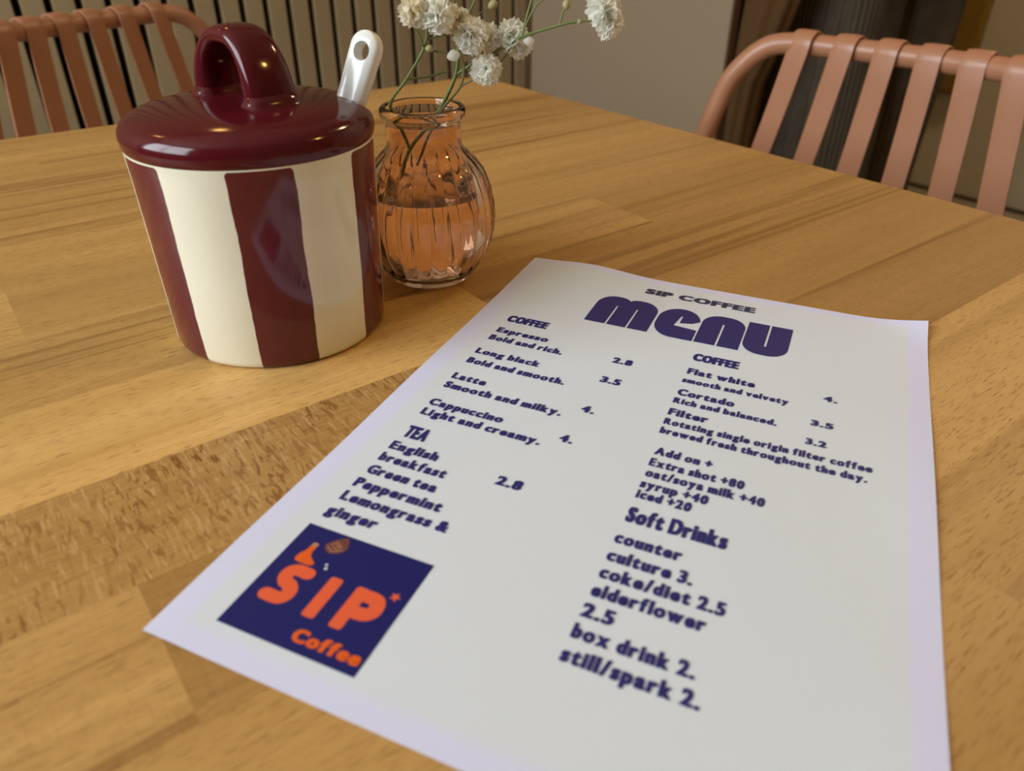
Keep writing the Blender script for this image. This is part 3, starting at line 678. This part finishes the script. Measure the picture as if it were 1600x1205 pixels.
# ------------------------------------------------------------------ chairs
m_terra = mat('terracotta_coat', (.41, .185, .098), .36, .5, var=.04, vscale=10, bump=.05, bscale=900)
HB, LEAN, KAP, FAN, ARCH = .7948, .0887, 2.47, .209, -.17
def back_pt(s, d, off=0.0):
    """s lateral, d distance down the back (m); local: x lateral, -y is the front, back top at y=.25"""
    f = 1 + FAN * min(d, .20) / .14
    return Vector((s * f, .25 - (KAP * s * s / 2 + d * math.sin(LEAN)) - off, HB - ARCH * s * s / 2 - d * math.cos(LEAN)))
def make_chair(label):
    root = empty('strap_back_chair', (0, 0, 0)); tag(root, label, 'chair', 'terracotta strap-back chairs round the table')
    R = .0115
    side = [(.0, .0), (.04, .0), (.08, .0), (.12, .0), (.1400, .0), (.1640, .003), (.1776, .0109), (.1882, .0258), (.1961, .0477), (.1974, .0789), (.1970, .1113), (.197, .16), (.197, .20), (.197, .25), (.196, .33)]
    half = [back_pt(s, d) for s, d in side]
    path = [Vector((-p.x, p.y, p.z)) for p in reversed(half[1:])] + half
    sm = bez(path, 5)
    b = MB(); b.tube(sm, R, 18); b.build('back_frame', m_terra, root)
    for sgn in (-1, 1):
        e = half[-1]; b = MB(); x = e.x * sgn
        b.tube(bez([(x, e.y, e.z), (x * .995, e.y + .01, .40), (x * .99, e.y + .05, .2), (x * .985, e.y + .10, .0)], 6), R, 16); b.build('leg', m_terra, root)
        b = MB(); b.tube(bez([(.225 * sgn, -.20, .440), (.232 * sgn, -.212, .40), (.24 * sgn, -.235, .2), (.245 * sgn, -.25, 0)], 6), R, 16); b.build('leg', m_terra, root)
    b = MB(); zz = .445; x = half[-1].x; y = half[-1].y
    loop = [(-x, y, zz), (-.225, -.16, zz), (-.19, -.20, zz), (0, -.205, zz), (.19, -.20, zz), (.225, -.16, zz), (x, y, zz)]
    b.tube(bez(loop, 8), R, 14); b.tube([(-x, y, zz), (x, y, zz)], R * .9, 14); b.build('seat_frame', m_terra, root)
    def strap(pts, wdir, w_, th, n_cross=7, gx=None):
        b = MB(); P_ = [Vector(p) for p in pts]; n = len(P_); rings = []
        for i in range(n):
            t = (P_[min(i + 1, n - 1)] - P_[max(i - 1, 0)]).normalized()
            wd = Vector(wdir); wd = (wd - t * wd.dot(t)).normalized(); nn = wd.cross(t)
            ring = []
            for k in range(n_cross): 
                s_ = (k / (n_cross - 1) - .5) * 2; e = 1 - .5 * abs(s_) ** 6
                ring.append(P_[i] + wd * (s_ * w_ / 2) + nn * (th / 2 * e))
            for k in range(n_cross - 1, -1, -1):
                s_ = (k / (n_cross - 1) - .5) * 2; e = 1 - .5 * abs(s_) ** 6
                ring.append(P_[i] + wd * (s_ * w_ / 2) - nn * (th / 2 * e))
            rings.append(ring)
        b.loft(rings); return b
    Rw = R + .0022
    for k in range(-3, 4):
        s = k * .045; pts = []
        c = back_pt(s, 0)
        for a in range(-150, 61, 15):       # wrap over the top tube: from behind underneath, over, to the front
            pass
        for q in range(15):
            a = math.radians(-60 + (240 - 0) * q / 14)       # -60 (behind, below) -> 180 (front)
            pts.append(c + Vector((0, Rw * math.cos(a), Rw * math.sin(a))))
        for q in range(1, 15):
            d = .33 * q / 14; p = back_pt(s, d); bow = .010 * math.sin(PI * min(1, d / .33))
            pts.append(p + Vector((0, -Rw + bow, 0)))
        strap(pts, (1, 0, 0), .0255, .0034).build('back_strap', m_terra, root, angle=50)
        x = back_pt(s, .33).x
        strap(bez([(x, y + .012, zz + .006), (x, y, zz + Rw), (x * 1.02, .05, zz + Rw - .006), (x * 1.03, -.10, zz + Rw - .004), (x * 1.0, -.203, zz + Rw), (x, -.218, zz), (x, -.205, zz - Rw)], 5), (1, 0, 0), .0255, .0034).build('seat_strap', m_terra, root, angle=50)
    return root
def copy_tree(o, parent=None):
    c = o.copy(); C.objects.link(c); c.parent = parent
    for ch in list(o.children): copy_tree(ch, c)
    return c
ch1 = make_chair('terracotta strap-back chair at the right, before the person in dark corduroy trousers')
def place(ch, x, y, yaw):     # x,y: top-rail centre
    ch.rotation_euler = (0, 0, yaw); o = Vector((0, .25, 0)); o.rotate(Matrix.Rotation(yaw, 3, 'Z')); ch.location = Vector((x, y, 0)) - o
place(ch1, .4097, .2899, .0333)
ch2 = copy_tree(ch1); ch2['label'] = 'terracotta strap-back chair behind the jar, in front of the slatted wood wall'
place(ch2, -.3823, -.3841, 2.0787)

# ------------------------------------------------------------------ person standing behind the right chair
def person():
    F = Vector((-1, -.05, 0)).normalized(); S = Vector((F.y, -F.x, 0))     # facing direction, person's right
    root = empty('person', (-.125, 1.105, 0)); tag(root, 'person standing in dark grey corduroy trousers behind the right chair', 'person')
    m_skin = mat('skin', (.55, .33, .24), .5, var=.05)
    m_cord = mat('dark_corduroy', (.070, .053, .036), .9, .15, var=.3, vscale=30)
    m_knit = mat('charcoal_knit', (.03, .03, .033), .95, .1, bump=.4, bscale=300)
    m_hair = mat('brown_hair', (.05, .03, .018), .6, bump=.4, bscale=250); m_shoe = mat('black_leather', (.015, .014, .014), .35)
    def P(s, f, z): return S * s + F * f + Vector((0, 0, z))
    # body: skin-modifier skeleton
    V = []; Ed = []; Rd = []
    def add(p, r, par=None):
        V.append(p); Rd.append(r)
        if par is not None: Ed.append((par, len(V) - 1))
        return len(V) - 1
    pel = add(P(0, 0, .95), .085); wai = add(P(0, .0, 1.08), .095, pel); che = add(P(0, .01, 1.28), .135, wai); nb = add(P(0, -.01, 1.43), .07, che); nk = add(P(0, .01, 1.50), .055, nb)
    hd = add(P(0, .015, 1.56), .052, nk)
    for sg, lx in ((1, .0), (-1, .0)):
        hip = add(P(.09 * sg, 0, .88), .062, pel); kn = add(P(.10 * sg, .02, .49), .045, hip); an = add(P(.10 * sg, -.01, .09), .040, kn); ft = add(P(.105 * sg, .10, .045), .036, an)
        sh = add(P(.18 * sg, 0, 1.40), .058, che); el = add(P(.21 * sg, -.02, 1.13), .042, sh); wr = add(P(.20 * sg, .21, 1.19), .027, el); pm = add(P(.185 * sg, .27, 1.205), .032, wr)
        for q, (o_, ln) in enumerate(((-.027, .062), (-.009, .074), (.009, .070), (.026, .056))):
            k1 = add(P(.18 * sg, .312, 1.208 + o_), .0095, pm); k2 = add(P(.165 * sg, .312 + ln * .45, 1.206 + o_), .0088, k1); add(P((.165 - .025) * sg, .312 + ln * .8, 1.202 + o_), .0078, k2)
        t1 = add(P((.185 - .022) * sg, .272, 1.238), .0105, pm); add(P((.185 - .045) * sg, .300, 1.250), .009, t1)
    me = bpy.data.meshes.new('body'); me.from_pydata([tuple(v) for v in V], Ed, []); me.update()
    o = bpy.data.objects.new('body', me); C.objects.link(o)
    sk = o.modifiers.new('skin', 'SKIN'); sk.use_smooth_shade = True
    for i, r in enumerate(Rd): me.skin_vertices[0].data[i].radius = (r, r)
    me.skin_vertices[0].data[0].use_root = True
    su = o.modifiers.new('sub', 'SUBSURF'); su.levels = 1; su.render_levels = 1
    dg = bpy.context.evaluated_depsgraph_get(); dg.update(); me2 = bpy.data.meshes.new_from_object(o.evaluated_get(dg)); bpy.data.objects.remove(o)
    # head: one deformed ball joined to the neck, with sockets, nose, lips and chin
    G = lambda a, c, w_: math.exp(-((a - c) / w_) ** 2)
    def head_pt(th, ph, k=1.0):
        x, y, z = math.sin(th) * math.cos(ph), math.sin(th) * math.sin(ph), math.cos(th)
        jaw = 1 - .30 * max(0, -z) ** 1.3
        s_, f, h = .076 * x * jaw * k, .094 * y * (1 - .10 * max(0, -z)) * k, .116 * z * k
        if y > 0 and k == 1.0:
            f += .020 * G(s_, 0, .011) * G(h, -.018, .020) - .010 * (G(s_, .031, .014) + G(s_, -.031, .014)) * G(h, .012, .012)
            f += .005 * G(s_, 0, .022) * G(h, -.058, .010) + .007 * G(s_, 0, .024) * G(h, -.092, .014) + .004 * G(h, .034, .010)
        return P(s_, .022 + f, 1.625 + h)
    def ball(k, keep):
        b = MB(); nu, nv = 56, 44
        vs = [head_pt(PI * (.01 + .98 * j / nv), 2 * PI * i / nu, k) for j in range(nv + 1) for i in range(nu)]
        fs = [(j * nu + i, j * nu + (i + 1) % nu, (j + 1) * nu + (i + 1) % nu, (j + 1) * nu + i) for j in range(nv) for i in range(nu) if keep(PI * (.01 + .98 * (j + .5) / nv), 2 * PI * (i + .5) / nu)]
        if k == 1.0: fs += [tuple(range(nu)), tuple(nv * nu + i for i in reversed(range(nu)))]
        b.add(vs, fs); return b
    hm = ball(1.0, lambda t, p: True); bm = bmesh.new(); bm.from_mesh(me2)
    tmp = bpy.data.meshes.new('tmp'); tmp.from_pydata(hm.v, [], hm.f); bm.from_mesh(tmp); bmesh.ops.recalc_face_normals(bm, faces=bm.faces); bm.to_mesh(me2); bm.free(); bpy.data.meshes.remove(tmp)
    me2.materials.append(m_skin); me2.name = 'body'
    for p in me2.polygons: p.use_smooth = True
    o = bpy.data.objects.new('body', me2); C.objects.link(o); o.parent = root
    m_eye = mat('eye', (.6, .58, .55), .2)
    for sg in (1, -1):
        b = MB(); b.lathe([(.0003, -.011), (.008, -.008), (.011, 0), (.008, .008), (.0003, .011)], 14, c=P(.030 * sg, .022 + .0665, 1.637))
        b.build('eye', m_eye, root)
    for sg in (1, -1):
        b = MB(); b.lathe([(.0003, -.032), (.010, -.022), (.013, 0), (.011, .02), (.0003, .032)], 12, c=P(.074 * sg, .015, 1.622))
        b.build('ear', m_skin, root)
    b = MB(); b.tube([P(-.022, .100, 1.5665), P(-.010, .106, 1.5675), P(0, .107, 1.567), P(.010, .106, 1.5675), P(.022, .100, 1.5665)], .004, 8); b.build('mouth', mat('lips', (.4, .14, .11), .5), root)
    b = ball(1.09, lambda t, p: (math.sin(t) * math.sin(p) < -.12 and t < 2.35) or (math.cos(t) > .60 - .1 * math.sin(p)) or (abs(math.cos(p)) > .86 and math.cos(t) > .12))
    hr = b.build('hair', m_hair, root); sm_ = hr.modifiers.new('thick', 'SOLIDIFY'); sm_.thickness = .012
    # trousers: two wide fluted legs hanging from one waist
    b = MB(); N_ = 336
    for sg in (1, -1):
        c_f = (-.02 if sg > 0 else .02)
        rings = []
        for i in range(30):
            t = i / 29; z = .90 - .86 * t
            rx, ry = .112 + .016 * t, .116 + .014 * t
            if sg > 0: rx, ry = rx * .86, ry * .86
            ring = []
            for k in range(N_):
                a = 2 * PI * k / N_
                fl = .0042 * abs(math.sin(a * 36)) ** .7 + .006 * math.sin(a * 3 + z * 4 + sg) + .005 * math.sin(a * 5 - z * 7)
                ring.append(P(sg * .100 + (rx + fl) * math.cos(a), c_f + (ry + fl) * math.sin(a), z))
            rings.append(ring)
        b.loft(rings)
    rings = []
    for z, rx, ry in ((.82, .205, .13), (.86, .21, .142), (.92, .19, .14), (.98, .165, .13), (1.04, .15, .125)):
        rings.append([P((rx + .002 * abs(math.sin(a * 40))) * math.cos(a), (ry + .002 * abs(math.sin(a * 40))) * math.sin(a), z) for a in [2 * PI * k / N_ for k in range(N_)]])
    b.loft(rings)
    b.build('trousers', m_cord, root, angle=60)
    b = MB(); rings = []
    for z, rx, ry in ((.96, .185, .145), (1.0, .18, .145), (1.1, .165, .135), (1.25, .19, .15), (1.36, .21, .135), (1.41, .195, .11), (1.44, .12, .085), (1.46, .075, .07)):
        rings.append([P(rx * math.cos(a), ry * math.sin(a), z) for a in [2 * PI * k / 48 for k in range(48)]])
    b.loft(rings)
    for sg in (1, -1): b.tube(bez([P(.12 * sg, 0, 1.395), P(.185 * sg, 0, 1.365), P(.212 * sg, -.02, 1.13), P(.205 * sg, .18, 1.185)], 6), [.045, .050, .054, .057, .060, .062, .063, .063, .063, .062, .061, .06, .058, .056, .053, .05, .047, .044, .04], 20)
    b.build('jumper', m_knit, root, angle=60)
    for sg in (1, -1):
        b = MB(); rings = []
        for i, (f, hw, hh) in enumerate(((-.07, .030, .04), (-.05, .042, .075), (0, .044, .09), (.06, .046, .07), (.13, .046, .05), (.18, .036, .035), (.195, .02, .022))):
            rings.append([P(sg * .10 + hw * math.cos(2 * PI * k / 20), f, max(0, .5 * hh + .5 * hh * math.sin(2 * PI * k / 20))) for k in range(20)])
        b.loft(rings); b.build('shoe', m_shoe, root, angle=60)
    return root
person()

# ------------------------------------------------------------------ curtain, mustard panel, lamps, added far fill light
def curtain():
    M = mat('brown_curtain_cloth', (.095, .050, .018), .9, .15, bump=.2, bscale=300, var=.1)
    b = MB(); rings = []
    for z, xr in ((2.50, -.085), (1.6, -.088), (1.1, -.092), (.79, -.097), (.74, -.110), (.675, -.132), (.632, -.149), (.53, -.156), (.4, -.155), (.2, -.15), (.004, -.145)):
        xl = -.214; cx = (xl + xr) / 2; hw = (xr - xl) / 2; ring = []
        for k in range(72):
            a = 2 * PI * k / 72; f = 1 + .05 * math.sin(a * 9)
            ring.append(Vector((cx + hw * f * math.cos(a), .788 + .043 * f * math.sin(a), z)))
        rings.append(ring)
    b.loft(rings); o = b.build('curtain', M, angle=70)
    # shift origin to the floor point
    tag(o, 'dark brown curtain gathered in at its foot, at the end of the plain wall', 'curtain')
curtain()
b = MB(); b.box(-1.42, -.47, YF - .05, YF - .001, .36, 1.6)  # bevelled box in a mustard brown tone on the far wall
o = b.build('wall_panel', mat('mustard_brown', (.26, .155, .03), .85, .2, var=.08, vscale=12), bevel=.012, smooth=True)
tag(o, 'mustard brown panel on the far wall behind the person', 'panel')
m_cable = mat('lamp_cable', (.02, .02, .02), .5); m_shade = mat('lamp_brass', (.6, .38, .14), .3, metal=1)
def pendant(x, y, z, label, power):
    root = empty('pendant_lamp', (x, y, z)); tag(root, label, 'lamp', 'pendant lamps with bare warm bulbs')
    b = MB(); b.tube([(0, 0, .06), (0, 0, ZC - z)], .003, 8); b.build('cable', m_cable, root)
    b = MB(); b.lathe([(.014, .03), (.018, .034), (.018, .07), (.008, .075)], 24); b.build('socket', m_shade, root)
    M = bpy.data.materials.new('bulb_glow'); M.use_nodes = True; P = M.node_tree.nodes['Principled BSDF']
    P.inputs['Emission Color'].default_value = (1, .55, .14, 1); P.inputs['Emission Strength'].default_value = power
    b = MB(); b.lathe([(.0005, -.045), (.014, -.04), (.026, -.025), (.030, -.005), (.024, .015), (.014, .03)], 24); b.build('bulb', M, root)
    return root
pendant(-.30, -.80, 1.62, 'bare warm bulb pendant hanging low by the slatted wall', 24)
pendant(-.42, -.30, 1.75, 'bare warm bulb pendant hanging higher by the slatted wall', 24)
pendant(1.15, .30, 1.62, 'bare warm bulb pendant hanging right of the table', 190)
cl = empty('far_fill_light', (.35, 1.75, ZC)); tag(cl, 'added round flat warm fill light, out of view, brightening the far part of the room', 'lamp')  # unseen fill lamp, added to brighten the far wall, floor and person
b = MB(); b.lathe([(.0005, -.03), (.20, -.03), (.215, -.022), (.215, -.0005), (.0005, -.0005)], 48); b.build('fill_housing', m_frame, cl)
M = bpy.data.materials.new('fill_glow'); M.use_nodes = True; P = M.node_tree.nodes['Principled BSDF']
P.inputs['Emission Color'].default_value = (1, .74, .42, 1); P.inputs['Emission Strength'].default_value = 42
b = MB(); b.lathe([(.0005, -.036), (.17, -.036), (.185, -.0305), (.0005, -.0305)], 48); b.build('fill_disc', M, cl)
